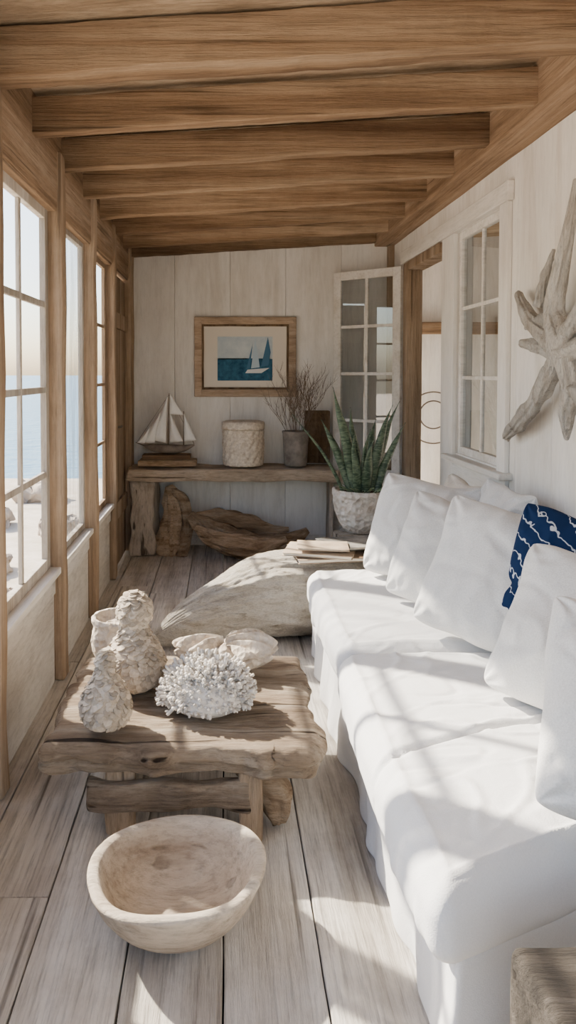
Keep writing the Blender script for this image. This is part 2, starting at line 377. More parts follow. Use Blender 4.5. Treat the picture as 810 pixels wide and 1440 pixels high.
d=mb.obj('door_1',M_post); struct(d,'brown plank door')
h=MB(); h.sweep([(-.80,5.47,1.1),(-.765,5.47,1.1),(-.765,5.56,1.1)],[.009]*3,8,8); h.obj('door_handle',M_iron,parent=d)
mb=MB()
def wr(y0,y1,z0,z1):
    ys=[y0]; 
    k=math.floor(y0/.41)+1
    while k*.41<y1-.02: 
        if k*.41>y0+.02: ys.append(k*.41)
        k+=1
    ys.append(y1)
    for a,b_ in zip(ys[:-1],ys[1:]): mb.box(XR,XR+.1,a+.0005,b_-.0005,z0,z1,.003)
wr(-1.5,3.86,0,2.86); wr(3.86,4.64,0,1.0); wr(3.86,4.64,2.37,2.86); wr(4.64,4.88,0,2.86); wr(4.88,5.86,2.36,2.86); wr(5.86,YB,0,2.86)
struct(mb.obj('wall_right',M_white,smooth=False),'whitewashed vertical board wall')
mb=MB(); mb.box(1.425,XR,3.74,6.0,2.37,2.47,.005); struct(mb.obj('trim_4',M_whiteY,smooth=False))
mb=MB(); mb.box(1.432,XR,3.76,3.87,.98,2.37,.005); struct(mb.obj('trim_5',M_white,smooth=False))
mb=MB(); mb.box(1.432,XR,4.63,4.875,.0,2.37,.005); struct(mb.obj('trim_6',M_white,smooth=False))
mb=MB(); mb.box(1.39,1.5,3.72,4.72,.955,.99,.006); mb.box(1.435,XR,3.76,4.68,.86,.955,.004); struct(mb.obj('trim_7',M_whiteY,smooth=False))
mb=MB(); mb.rbox((1.48,5.80,1.18),(.06,.06,1.18),.006,(1,1,12),1,rough(.003,4,3)); struct(mb.obj('trim_8',M_post),'brown wooden door jamb')
mb=MB(); mb.rbox((1.51,4.892,1.18),(.05,.012,1.18),.004,(1,1,12),1); struct(mb.obj('trim_9',M_post))
mb=MB(); mb.rbox((1.49,5.35,2.33),(.065,.42,.035),.006,(1,6,1),1,rough(.003,4,7)); struct(mb.obj('trim_10',M_post))
mb=MB(); mb.rbox((1.40,2.5,2.72),(.10,3.92,.13),.008,(1,30,2),1,rough(.006,3,12)); struct(mb.obj('trim_11',M_beamY),'brown wooden ledger beam')
mb=MB(); mb.rbox((1.44,6.38,1.3),(.03,.035,1.29),.006,(1,1,12),1,rough(.003,4,7)); struct(mb.obj('trim_12',M_post))
U=V((.95-1.425,6.33-5.93,0)); 
dl=window('door_2',(1.425,5.93,0),U,U.length,.02,2.35,2,4,.07,.025,M_whiteY,.04,extra=.62,glass=M_glassR)
dl['label']='open whitewashed glazed door leaf'
mb=MB()
yy=-1.6
while yy<7.6:
    w=.14
    a0,a1=-1.0,3.6
    zz0=zb(a0)+.175; zz1=zb(a1)+.175
    j=random.uniform(0,.01)
    vs=[(a0,yy,zz0+j),(a1,yy,zz1+j),(a1,yy+w-.004,zz1+j),(a0,yy+w-.004,zz0+j),(a0,yy,zz0+.04),(a1,yy,zz1+.04),(a1,yy+w-.004,zz1+.04),(a0,yy+w-.004,zz0+.04)]
    mb.add(vs,[[3,2,1,0],[4,5,6,7],[0,1,5,4],[1,2,6,5],[2,3,7,6],[3,0,4,7]])
    yy+=w
mb.add([(-1,-1.6,zb(-1)+.24),(3.6,-1.6,zb(3.6)+.24),(3.6,7.6,zb(3.6)+.24),(-1,7.6,zb(-1)+.24)],[[0,1,2,3]])
struct(mb.obj('ceiling',M_ceil,smooth=False),'rough wooden board ceiling')
ang=-math.atan(.059)
for k,yc in enumerate((2.57,3.13,3.68,4.24,4.81,5.37,5.91,6.37)):
    mb=MB(); Ln=(1.33+.84)/2; w=.036 if k else .065
    hz=.074 if k else .082
    def bfn(p,k=k):
        q=V(p)+V((nz(p,3,k*4.7),nz(p,3,k*4.7+5),nz(p,3,k*4.7+9)))*.008
        g_=nz((p[0]*1.2,p[1]*20,p[2]*26),1.4,k); q.y+=math.copysign(.004,-p[1])*max(0,g_)*1.2; 
        return q+V((0,0,.004*nz((p[0]*7,p[1]*5,0),1.5,k)))
    mb.rbox((0,0,0),(Ln,w,hz),.006,(130,2,10),2,bfn)
    xc=(1.33-.84)/2
    M=Matrix.Translation((xc,yc,zb(xc)+hz+.004))@Matrix.Rotation(ang,4,'Y')
    mb.v=[M@v for v in mb.v]
    top(mb.obj('ceiling_beam',M_beamX),'rough brown wooden beam spanning the porch ceiling','ceiling beam','exposed ceiling beams')
# inner room
mb=MB(); mb.box(1.56,3.6,7.5,7.58,0,2.95,.003); struct(mb.obj('wall_interior',M_white,smooth=False))
mb=MB(); mb.box(3.5,3.58,-1.5,7.5,0,2.95,.003); struct(mb.obj('wall_far',M_white,smooth=False))
mb=MB(); mb.rbox((2.4,7.44,1.95),(.8,.05,.06),.008,(10,1,1),1,rough(.004,3,1)); top(mb.obj('wall_shelf',M_beamX),'brown wooden rail shelf on the inner room wall','shelf')
mb=MB()
for q in range(2):
    r0=.26-.12*q; mb.sweep([(2.12+r0*math.cos(a/16*6.283),7.45,1.05+r0*math.sin(a/16*6.283)+.03*q) for a in range(17)],[.007]*17,60,6,cap=False)
top(mb.obj('hoop_wall_ornament',M_iron),'aged wire hoop ornament hanging on inner wall','wall ornament')
# outside
mb=MB(); mb.box(-60,-.9,-20,14,-.7,-.5,.01); struct(mb.obj('ground_sand',M_sand,smooth=False)); 
mb=MB(); mb.box(-400,0,13,700,-.9,-.75,.01); struct(mb.obj('sea',M_water,smooth=False))
for k,(x,y,r) in enumerate([(-1.7,6.2,.22),(-2.4,7.4,.25),(-2.0,9.2,.28),(-3.1,9.6,.3),(-2.9,11.6,.35),(-4.2,12.2,.35),(-1.6,4.9,.16),(-3.3,6.3,.2)]):
    mb=MB()
    mb.rbox((x,y,-.5+r*.25),(r,r*.8,r*.45),r*.35,(6,6,5),3,rough(.35*r,2.5/r,k*2.2))
    top(mb.obj('beach_rock',M_rock,base=True),'tan weathered rock on the sand outside','rock','rocks on the beach')

# ---------------------------------------------------------------- bench
be=empty('console_bench',(.07,6.16,0)); top(be,'long rustic driftwood console bench against the white wall','bench')
mb=MB(); mb.rbox((.065,6.165,.668),(.855,.205,.05),.02,(30,6,2),3,lambda p:V(p)+V((nz(p,7,1),nz((p[0]*1.0,0,0),5,3)*(1.4 if p[1]<0 else .3),nz(p,4,9)*.7))*.022); mb.obj('bench_top',M_bench,parent=be)
mb=MB(); mb.rbox((-.66,6.15,.312),(.10,.16,.312),.03,(6,6,20),3,lambda p:V(p)+V((nz(p,6,2),nz(p,6,5),0))*.035+V((nz((p[0]*3,p[1]*3,p[2]),9,4),nz((p[0]*3,p[1]*3,p[2]),9,8),0))*.012); mb.obj('leg',M_benchZ,parent=be)
mb=MB(); mb.rbox((.905,6.26,.312),(.018,.10,.312),.008,(2,3,8),2,rough(.004,5,3)); mb.obj('leg',M_benchZ,parent=be)
mb=MB(); 
mb.sweep([(-.44,6.10,0),(-.43,6.08,.14),(-.40,6.07,.3),(-.41,6.07,.45),(-.45,6.09,.57)],[(.10,.09),(.10,.09),(.09,.07),(.08,.06),(.03,.03)],50,44,grain(.3,26,3,3))
mb.sweep([(-.35,6.04,0),(-.31,6.05,.15),(-.30,6.05,.30),(-.33,6.04,.46),(-.42,6.04,.54)],[(.05,.06),(.05,.05),(.045,.05),(.04,.04),(.02,.02)],34,24,grain(.3,22,3,6))
top(mb.obj('driftwood_stump',M_driftB,base=True),'upright twisted brown driftwood stump under the bench','driftwood')
mb=MB()
mb.sweep([(-.27,5.92,.36),(-.16,5.94,.27),(.06,5.95,.13),(.30,5.95,.10),(.52,5.92,.13),(.68,5.90,.24)],[(.02,.03),(.09,.07),(.14,.10),(.15,.09),(.10,.07),(.015,.02)],70,44,grain(.4,26,4,2))
mb.sweep([(-.22,5.83,.28),(-.10,5.80,.20),(.14,5.78,.14),(.34,5.80,.13),(.50,5.82,.19)],[(.02,.02),(.03,.06),(.04,.07),(.04,.06),(.01,.02)],50,26,grain(.4,22,4,8))
mb.sweep([(-.22,6.00,.33),(-.02,6.06,.31),(.18,6.06,.25),(.36,6.05,.20),(.54,6.03,.22)],[(.02,.03),(.03,.07),(.03,.08),(.03,.06),(.01,.02)],50,26,grain(.4,22,4,11))
top(mb.obj('driftwood_log',M_driftB,base=True),'gnarled hollow golden-brown driftwood lying under the bench','driftwood')
zt=.733
sb=empty('model_sailboat',(-.46,6.14,zt)); top(sb,'model sailboat with cream sails on wooden bases on bench','model sailboat')
mb=MB(); mb.box(-.70,-.22,6.04,6.24,zt,zt+.05,.008,(6,2,1),rough(.004,6,1)); mb.obj('display_base',M_driftB,parent=sb)
mb=MB(); mb.box(-.67,-.27,6.07,6.21,zt+.051,zt+.095,.008,(6,2,1),rough(.004,6,4)); mb.obj('display_base',M_beamX,parent=sb)
mb=MB(); mb.sweep([(-.66,6.14,zt+.165),(-.6,6.14,zt+.15),(-.46,6.14,zt+.137),(-.34,6.14,zt+.14),(-.24,6.14,zt+.17)],[(.006,.006),(.03,.028),(.045,.038),(.035,.03),(.004,.006)],26,14,None,.8); mb.obj('hull',M_hull,parent=sb)
mb=MB(); mb.sweep([(-.46,6.14,zt+.13),(-.45,6.14,zt+.60)],[.006,.003],4,8); mb.sweep([(-.33,6.14,zt+.15),(-.33,6.14,zt+.45)],[.005,.003],4,8); mb.sweep([(-.66,6.14,zt+.165),(-.73,6.14,zt+.19)],[.005,.002],4,8)
for (a_,b_) in (((-.45,6.14,zt+.59),(-.72,6.14,zt+.19)),((-.45,6.14,zt+.59),(-.24,6.14,zt+.17)),((-.33,6.14,zt+.44),(-.24,6.14,zt+.17))): mb.sweep([a_,b_],[.0014,.0014],3,5)
mb.obj('mast',M_twig,parent=sb)
def sail(a,b_,c,bul,par_):
    vs=[];fs=[];n=10
    a,b_,c=V(a),V(b_),V(c)
    for i in range(n+1):
        for j in range(n+1):
            u=i/n; w=j/n
            e0=a.lerp(b_,u); e1=a.lerp(c,u); p=e0.lerp(e1,w)
            p.y-=bul*math.sin(math.pi*w)*math.sin(math.pi*min(u*.9,1)); vs.append(p)
    for i in range(n):
        for j in range(n): q=i*(n+1)+j; fs.append([q,q+1,q+n+2,q+n+1])
    mb=MB(); mb.add(vs,fs); o=mb.obj('sail',M_sail,parent=par_)
    s_=o.modifiers.new('s','SOLIDIFY'); s_.thickness=.003
sail((-.44,6.13,zt+.43),(-.445,6.13,zt+.19),(-.335,6.13,zt+.20),.04,sb)
sail((-.325,6.13,zt+.43),(-.325,6.13,zt+.20),(-.225,6.13,zt+.21),.03,sb)
sail((-.44,6.12,zt+.59),(-.445,6.12,zt+.43),(-.33,6.12,zt+.42),.02,sb)
sail((-.465,6.11,zt+.57),(-.60,6.11,zt+.22),(-.475,6.11,zt+.19),.04,sb)
sail((-.52,6.09,zt+.44),(-.67,6.09,zt+.20),(-.57,6.09,zt+.19),.03,sb)
sail((-.60,6.08,zt+.33),(-.71,6.08,zt+.195),(-.65,6.08,zt+.19),.02,sb)
def wv(p,a,i):
    k=1+.028*math.sin(a*16+i*.9)*math.sin(i*1.15)+.02*math.sin(a*16-i*.9)
    return V((p.x*k,p.y*k,p.z))
bk=empty('woven_canister',(.166,6.15,zt)); top(bk,'round cream woven lidded canister on the bench','canister')
mb=MB(); mb.lathe([(.15,0),(.165,.008)]+[(.168+.004*math.sin(i/26*3.14),.015+.285*i/26) for i in range(27)]+[(.16,.302),(.1,.302)],(.166,6.15,zt),96,wv); mb.obj('canister_body',M_basket,parent=bk)
mb=MB(); mb.lathe([(.165,.302),(.176,.304),(.178,.32),(.178,.345),(.174,.362),(.15,.37),(.05,.373)],(.166,6.15,zt),96,wv); mb.obj('lid',M_basket,parent=bk)
tp=empty('dried_branch_arrangement',(.6,6.12,zt)); top(tp,'aged dark pot holding dry bare branches on bench','dried plant')
mb=MB(); mb.lathe([(.085,0),(.095,.005),(.1,.1),(.105,.2),(.108,.27),(.113,.275),(.113,.288),(.1,.288),(.095,.2),(.09,.18)],(.6,6.12,zt),36); mb.obj('pot',M_tin,parent=tp)
mb=MB(); random.seed(3)
def branch(p,d,L,r,lev):
    pts=[p]; q=V(p)
    for k in range(4):
        d=(d+V((random.uniform(-.2,.2),random.uniform(-.15,.15),random.uniform(-.05,.2)))).normalized(); q=q+d*L/4; pts.append(V(q))
        if lev<3 and k>0:
            for _ in range(2):
                if random.random()<.85: branch(V(q),(d+V((random.uniform(-.7,.7),random.uniform(-.4,.3),random.uniform(0,.5)))).normalized(),L*.42,r*.6,lev+1)
    mb.sweep(pts,[r*(1-.15*i) for i in range(5)],6,5)
for k in range(20):
    a=random.uniform(0,6.28); branch(V((.6+.04*math.cos(a),6.12+.04*math.sin(a),zt+.17)),V((math.cos(a)*.18,math.sin(a)*.12-.05,1)).normalized(),random.uniform(.3,.48),.0032,1)
for v in mb.v: v.y=min(v.y,YB-.1)
mb.obj('dry_branches',M_twig,parent=tp)
def lat(p):
    q=V(p)
    if p[1]<-.03: q.y+=.008*(1 if math.sin((p[0]+p[2])*60)*math.sin((p[0]-p[2])*60)>0 else 0)
    return q
mb=MB(); mb.rbox((.80,6.30,zt+.225),(.105,.045,.222),.006,(18,1,36),1,lat); top(mb.obj('carved_wood_panel',M_block,base=True),'dark brown carved lattice wood block on bench','wood block')
pf=empty('framed_picture',(.19,YB,1.64)); top(pf,'wood-framed sailing picture with cream mat on white wall','framed picture')
def prof_frame(cx,cz,w,h,fw,y0,th,mat,name,parent):
    mb=MB(); y1=y0-th
    mb.box(cx-w/2,cx+w/2,y1,y0,cz+h/2-fw,cz+h/2,.008,(10,1,1),rough(.003,6,1)); mb.box(cx-w/2,cx+w/2,y1,y0,cz-h/2,cz-h/2+fw,.008,(10,1,1),rough(.003,6,2))
    mb.box(cx-w/2,cx-w/2+fw,y1-.001,y0,cz-h/2+.003,cz+h/2-.003,.008,(1,1,8),rough(.003,6,3)); mb.box(cx+w/2-fw,cx+w/2,y1-.001,y0,cz-h/2+.003,cz+h/2-.003,.008,(1,1,8),rough(.003,6,4))
    return mb.obj(name,mat,parent=parent)
prof_frame(.19,1.64,.88,.69,.065,YB-.002,.04,M_picf,'frame',pf)
prof_frame(.19,1.64,.76,.57,.022,YB-.002,.03,M_block,'frame',pf)
mb=MB(); mb.box(-.2,.58,YB-.016,YB-.004,1.35,1.93,.001); mb.obj('mat_board',M_mat,parent=pf,smooth=False)
cx0,cx1,cz0,cz1=-.05,.425,1.435,1.815; yp=YB-.018
def flat(name,pts,mat,y):
    mb=MB(); n=len(pts); mb.add([(p[0],y,p[1]) for p in pts]+[(p[0],y+.0015,p[1]) for p in pts],[list(range(n)),list(range(2*n-1,n-1,-1))]+[[i,i+n,(i+1)%n+n,(i+1)%n] for i in range(n)])
    return mb.obj(name,mat,parent=pf,smooth=False)
flat('painted_sky',[(cx0,1.62),(cx1,1.62),(cx1,cz1),(cx0,cz1)],M_sky,yp)
flat('painted_sea',[(cx0,cz0),(cx1,cz0),(cx1,1.625),(cx0,1.63)],M_sea,yp)
flat('painted_hull',[(.19,1.50),(.33,1.50),(.40,1.545),(.21,1.53)],M_phull,yp-.002)
flat('painted_sail',[(.24,1.54),(.315,1.55),(.30,1.66),(.275,1.80)],M_psail2,yp-.003)
flat('painted_sail',[(.325,1.555),(.39,1.565),(.41,1.68),(.385,1.81)],M_psail,yp-.003)
flat('painted_sail',[(.20,1.535),(.23,1.54),(.255,1.76)],M_psail,yp-.003)

# ---------------------------------------------------------------- big log, stump, pot
mb=MB()
def bigl(t,a,p):
    aa=a+t*1.1
    r_=.055*noise.noise(V((math.cos(aa)*4.5,math.sin(aa)*4.5,t*3)))+.030*noise.noise(V((math.cos(aa)*11,math.sin(aa)*11,t*6)))+.018*noise.noise(V((math.cos(aa)*24,math.sin(aa)*24,t*34)))
    return 1+r_*1.7
mb.sweep([(-.36,3.98,.05),(-.2,4.02,.12),(.02,4.1,.18),(.25,4.2,.225),(.5,4.28,.235),(.8,4.32,.235),(1.1,4.36,.22)],[(.03,.04),(.10,.11),(.17,.17),(.25,.215),(.30,.225),(.30,.225),(.2,.18)],190,170,bigl,.85)
top(mb.obj('large_driftwood',M_driftL,base=True),'large pale cream textured driftwood trunk lying beside sofa end','driftwood')
mb=MB(); mb.sweep([(.93,4.95,0),(.93,4.95,.2),(.93,4.95,.425)],[(.19,.19),(.165,.165),(.175,.175)],14,28,grain(.12,18,2,9)); top(mb.obj('stump_stool',M_benchZ,base=True),'weathered wooden stump stool under the plant pot','stool')
PX=.94
sp=empty('potted_snake_plant',(PX,4.95,.435)); top(sp,'snake plant in a whitewashed round pot','potted plant')
mb=MB(); prof=[(.09,0),(.12,.006),(.16,.06),(.192,.14),(.2,.2),(.198,.245),(.205,.25),(.206,.285),(.198,.29),(.18,.288),(.175,.24),(.1,.235)]
mb.lathe([(r,z) for r,z in prof],(PX,4.95,.435),48,lambda p,a,i:V((p.x*(1+.015*math.sin(a*5+i)),p.y*(1+.015*math.cos(a*4)),p.z))); mb.obj('pot',M_pot,parent=sp)
mb=MB(); mb.lathe([(.0,.24),(.175,.25),(.16,.265),(.02,.275)],(PX,4.95,.435),30,lambda p,a,i:p+V((0,0,.01*math.sin(a*7)))); mb.obj('soil',M_soil,parent=sp)
random.seed(11)
def leaf(base,lean,L,w,rot,mat,name,curl=0.0):
    n=14; vs=[];fs=[]
    d=V(lean)
    for i in range(n+1):
        t=i/n
        p=V(base)+V((d.x*(t**1.4),d.y*(t**1.4),1.0*t*(1-curl*t)))*L
        ww=w*(math.sin(math.pi*(t*.80+.20))**.6 if t<1 else .02)*(1 if t<.75 else max(.03,(1-t)/.25)**.7)
        r2=rot+t*.9; side=V((math.cos(r2),math.sin(r2),0)); nn=V((-side.y,side.x,0))
        wob=math.sin(t*9+rot*3)*.006
        for k in (-1,-.5,0,.5,1):
            vs.append(p+side*(k*ww)+nn*((k*k)*ww*.45+wob))
    for i in range(n):
        for k in range(4): q=i*5+k; fs.append([q,q+1,q+6,q+5])
    mb=MB(); mb.add(vs,fs); o=mb.obj(name,mat,parent=sp); s_=o.modifiers.new('s','SOLIDIFY'); s_.thickness=.004
for k,(dx,dy,L,w) in enumerate([(-.24,-.1,.74,.044),(-.10,.05,.60,.044),(.05,-.1,.46,.046),(.15,.1,.52,.046),(.24,-.05,.62,.044),(.33,.1,.64,.042),(-.40,.02,.52,.034),(-.66,-.1,.56,.014),(.08,-.2,.40,.044),(-.15,-.25,.44,.042),(.42,-.02,.5,.03)]):
    leaf((PX+dx*.2,4.95+dy*.25,.67),(dx*.95,dy,1),L,w,random.uniform(-.5,.5),M_leaf,'leaf')
for k in range(22):
    a=k*2.4; leaf((PX+.09*math.cos(a),4.95+.09*math.sin(a)-.02,.69),(math.cos(a)*1.2,math.sin(a)*1.2-.3,0),random.uniform(.07,.12),.011,a+1.57,M_leafS,'succulent_leaf',.3)
def mag(cx,cy,z,w,h,t,rot,mat,i):
    M=Matrix.Translation((cx,cy,z+t/2))@Matrix.Rotation(rot,4,'Z')
    mb=MB(); fn=lambda p:V(p)+V((0,0,.003*math.sin(p[0]*9+i)))
    mb.rbox((0,0,t/2-.0015),(w/2,h/2,.0015),.001,(8,4,1),1,fn); mb.rbox((0,0,-t/2+.0015),(w/2,h/2,.0015),.001,(8,4,1),1,fn)
    o=mb.obj('magazine',mat,M=M)
    mb=MB(); mb.rbox((0,0,0),(w/2-.006,h/2-.006,t/2-.003),.001,(8,4,1),1,fn); p=mb.obj('pages',M_paper,M=M); p.parent=o; p.matrix_parent_inverse=M.inverted()
    return o
G='magazines on the driftwood trunk'
top(mag(.66,4.16,.473,.54,.38,.022,.08,M_cov3,1),'brown covered magazine at the bottom of stack','magazine',G)
top(mag(.54,4.10,.500,.38,.28,.018,-.25,M_cov1,2),'tan covered magazine within the loose stack','magazine',G)
top(mag(.76,4.20,.523,.38,.28,.014,.35,M_cov2,3),'grey photo-covered magazine near stack top','magazine',G)
top(mag(.55,4.06,.542,.28,.2,.010,-.1,M_cov1,4),'tan covered magazine on top of the stack','magazine',G)

# ---------------------------------------------------------------- coffee table
ct=empty('coffee_table',(-.13,2.65,0)); top(ct,'low rustic live-edge slab driftwood coffee table','coffee table')
def tf(p):
    q=V(p); ex=nz((p[0]*1,0,3),4,2)*.045; 
    if p[1]<0: q.y+=ex+nz((p[0],0,0),11,5)*.022+nz((p[0],0,p[2]),30,5)*.008
    if p[1]>0: q.y+=nz((p[0],0,8),3,7)*.03
    q.x+= (nz((0,p[1],4),5,1)*.06+nz((0,p[1],p[2]*2),14,6)*.03) if abs(p[0])>.3 else 0
    q.z+=nz(p,5,4)*.012
    if p[2]>0: q.z-=.016*max(0,nz((p[0]*.6,p[1]*9,0),1.6,3)-.12)+.008*max(0,nz((p[0]*.8,p[1]*22,0),1.6,9)-.1)
    if abs(p[1])>.3: q.y+=nz((p[0]*2.5,0,p[2]*26),1.5,8)*.018
    if p[2]<0 : q.y+= (.015 if p[1]<0 else -.015); q.x*= .98
    return q
mb=MB(); mb.rbox((-.135,2.65,.276),(.445,.385,.054),.03,(110,110,12),5,tf)
mb.obj('table_top',M_table,parent=ct)
for (xx,yy_,rx) in ((-.335,2.385,.048),(.085,2.34,.038),(-.42,2.9,.045),(.14,2.88,.045)):
    mb=MB(); mb.rbox((xx,yy_,.118),(rx,.038,.118),.012,(2,2,6),2,rough(.012,7,xx*5)); mb.obj('leg',M_tableZ,parent=ct)
mb=MB(); mb.rbox((-.17,2.325,.148),(.265,.028,.046),.015,(24,2,5),2,rough(.024,7,3)); mb.obj('stretcher',M_table,parent=ct)
mb=MB(); mb.sweep([(.05,2.48,.2),(.12,2.44,.15),(.17,2.41,.09),(.19,2.39,.02)],[(.05,.05),(.05,.06),(.045,.06),(.03,.02)],24,24,grain(.35,16,2,3)); mb.obj('root_foot',M_driftB,parent=ct)
ZT=.340
def scaled(name,cx,cy,z,prof,label,n,sz,cat,sq=(1,1)):
    mb=MB(); P=cr(prof,40); mb.lathe([(max(r,.002),zz) for r,zz in P],(cx,cy,z),30,lambda p,a,i:V((p.x*sq[0],p.y*sq[1],p.z)))
    H=len(P)
    area=[max(P[i][0],.004) for i in range(H)]; tot=sum(area)
    for i in range(1,H-1):
        cnt=max(2,round(n*area[i]/tot))
        for j in range(cnt):
            a=2*math.pi*(j+(i%2)*.5)/cnt+random.uniform(-.15,.15)+i*.37
            r,zz=P[i]; tz=P[i+1][1]-P[i-1][1]; tr=P[i+1][0]-P[i-1][0]
            nrm=V((math.cos(a)*tz,math.sin(a)*tz,-tr)).normalized(); 
            up=V((math.cos(a)*tr,math.sin(a)*tr,tz)).normalized(); sd=up.cross(nrm)
            up=(up+nrm*(-.6)+sd*random.uniform(-.5,.5)).normalized(); nrm=(nrm+V([random.uniform(-.2,.2) for _ in range(3)])).normalized(); sd=up.cross(nrm).normalized(); nrm=sd.cross(up)
            c=V((cx+r*sq[0]*math.cos(a),cy+r*sq[1]*math.sin(a),z+zz))+nrm*.001; s_=sz*random.uniform(.75,1.2)
            m_=9; vs=[c+nrm*s_*.30+up*s_*.2]
            for q in range(m_):
                b_=2*math.pi*q/m_; rr=s_*(1+.12*math.cos(3*b_)); vs.append(c+sd*(math.cos(b_)*rr)+up*(math.sin(b_)*rr*.85)+nrm*(s_*.16))
            for q in range(m_):
                b_=2*math.pi*q/m_; vs.append(c+sd*(math.cos(b_)*s_*.85)+up*(math.sin(b_)*s_*.75)-nrm*(s_*.12))
            fs=[[0,1+q,1+(q+1)%m_] for q in range(m_)]+[[1+q,1+m_+q,1+m_+(q+1)%m_,1+(q+1)%m_] for q in range(m_)]+[[1+m_+q for q in reversed(range(m_))]]
            mb.add(vs,fs)
    lo=min(v.z for v in mb.v)
    for v in mb.v: v.z+= (z-lo)
    return top(mb.obj(name,M_shell,base=True,smooth=False),label,cat)
scaled('shell_sculpture',-.385,2.385,ZT,[(.025,0),(.068,.015),(.080,.06),(.068,.11),(.040,.15),(.028,.185),(.028,.21),(.018,.235),(.003,.245)],'small gourd-shaped sculpture crusted with shells on table',260,.014,'shell sculpture')
scaled('shell_sculpture',-.325,2.68,ZT,[(.045,0),(.095,.03),(.108,.085),(.090,.14),(.058,.19),(.042,.225),(.056,.26),(.056,.30),(.036,.33),(.004,.35)],'tall gourd-shaped sculpture crusted with shells on table',480,.018,'shell sculpture')
mb=MB(); mb.lathe([(.06,0),(.08,.01),(.10,.05),(.108,.09),(.102,.13),(.098,.155),(.106,.175),(.104,.19),(.092,.19),(.085,.175),(.07,.16),(.01,.155)],(-.42,2.93,ZT),60,lambda p,a,i:V((p.x*(1+.03*math.sin(a*9+i*1.3)),p.y*(1+.03*math.sin(a*9+i)),p.z)))
top(mb.obj('stone_jar',M_urn,base=True),'rounded carved beige stone jar standing on coffee table','jar')
random.seed(5)
mb=MB(); cx,cy=-.058,2.535
mb.lathe([(.02,0),(.11,.005),(.14,.04),(.125,.09),(.08,.13),(.01,.145)],(cx,cy,ZT+.005),24)
nf=560
for k in range(nf):
    t=(k+.5)/nf; zc=1-t*1.12; a=k*2.39996; rr=math.sqrt(max(0,1-zc*zc))
    d=V((rr*math.cos(a),rr*math.sin(a),zc)); 
    base=V((cx,cy,ZT+.047))+V((d.x*.12,d.y*.092,max(d.z,-.1)*.09)); d=(d+V([random.uniform(-.28,.28) for _ in range(3)])).normalized()
    L=random.uniform(.034,.060); tip=base+d*L
    if tip.z<ZT+.012: tip.z=ZT+.014
    r=random.uniform(.0050,.0066)
    mb.sweep([base,base.lerp(tip,.5),tip,tip+d*.004],[r,r,r*.95,r*.5],7,7)
    s_=d.cross(V((random.random(),random.random(),1))).normalized(); s2_=d.cross(s_)
    for sg in (s_,-s_,s2_):
        mid=base.lerp(tip,random.uniform(.5,.8)); e=mid+(d*.8+sg*.85).normalized()*random.uniform(.010,.016)
        if e.z>ZT+.012: mb.sweep([mid,e,e+d*.002],[r*.72,r*.65,r*.35],4,5)
top(mb.obj('coral_cluster',M_coral,base=True),'bushy white branching coral cluster on the coffee table','coral')
mb=MB()
def clam(p,a,i):
    k=1+.06*math.sin(a*11+.8*math.sin(i*.6))+.05*noise.noise(V((p.x*22,p.y*22,p.z*30)))*2
    return V((p.x*1.3*k,p.y*.72*k,p.z*(1+.18*math.sin(a*2+.5)+.10*math.sin(a*11))))
mb.lathe([tuple(x) for x in cr([(.06,0),(.10,.01),(.135,.045),(.148,.065),(.140,.074),(.146,.082),(.13,.100),(.09,.112),(.04,.108),(.005,.098)],40)],(.005,2.85,ZT+.010),150,clam)
top(mb.obj('giant_clam_shell',M_urn,base=True),'rough ruffled cream clam shell behind the coral','shell')
mb=MB()
def bf(p,a,i):
    k=1+.02*math.sin(a*2+.7)+.012*math.sin(a*5)+.006*noise.noise(V((p.x*30,p.y*30,p.z*30))); return V((p.x*k,p.y*k,p.z*(1+.06*math.sin(a+2.2)+.03*math.sin(a*3))))
outer=[(.05,0),(.085,.004),(.13,.025),(.175,.065),(.21,.11),(.232,.155),(.238,.17),(.234,.178),(.222,.18),(.206,.172),(.188,.135),(.16,.085),(.12,.05),(.06,.035),(.005,.032)]
mb.lathe([tuple(x) for x in cr(outer,60)],(-.125,1.955,.0),110,bf); top(mb.obj('wooden_bowl',M_bowl,base=True),'large pale carved wooden bowl on the floor','bowl')

# ---------------------------------------------------------------- sofa
so=empty('sofa',(.93,2.65,0)); top(so,'long white slipcovered sofa along the white wall','sofa')
X0,X1,Y0,Y1=.46,1.42,1.44,3.88
def slant(q):
    w=max(0,min(1,(2.3-q.y)/.9)); q=V(q); q.y+=.5*(q.x-X0)*w; return q
mb=MB()
def skirt(p):
    q=V(p)+V(((X0+X1)/2+.01,(Y0+Y1)/2,.155)); 
    dr=(.31-q.z)/.31
    if p[0]<0: q.x-= .018*dr+dr*(.014*math.sin(q.y*9+nz(q,2)*5)+.010*math.sin(q.y*23+nz(q,3)*6))
    if abs(p[1])>.9: q.y+= math.copysign(dr*.012*math.sin(q.x*14),p[1])
    q+=V((nz(q,5,1),nz(q,5,2),0))*.014
    return slant(q)
mb.rbox((0,0,0),((X1-X0)/2-.01,(Y1-Y0)/2-.015,.152),.02,(24,150,12),3,skirt); mb.obj('slipcover_base',M_sofa,parent=so)
segs=[(Y0,2.736),(2.756,3.89)]
def wrink(q,k):
    h=.010*nz((q.x,q.y,k),3,2)
    w_=nz((q.x*1.0+.6*q.y,q.y-.5*q.x,k),3.2,5); h+= .010*max(0,1-abs(w_)*11)*max(0,.4+nz(q,2,7))
    w_=nz((q.x-.7*q.y,q.y*.8+.5*q.x,k+3),4.5,9); h+= .008*max(0,1-abs(w_)*11)*max(0,.4+nz(q,2.5,1))
    w_=nz((q.x*.6+q.y*.3,q.y*1.3,k+6),6,13); h-= .006*max(0,1-abs(w_)*11)*max(0,.4+nz(q,3,3))
    return h
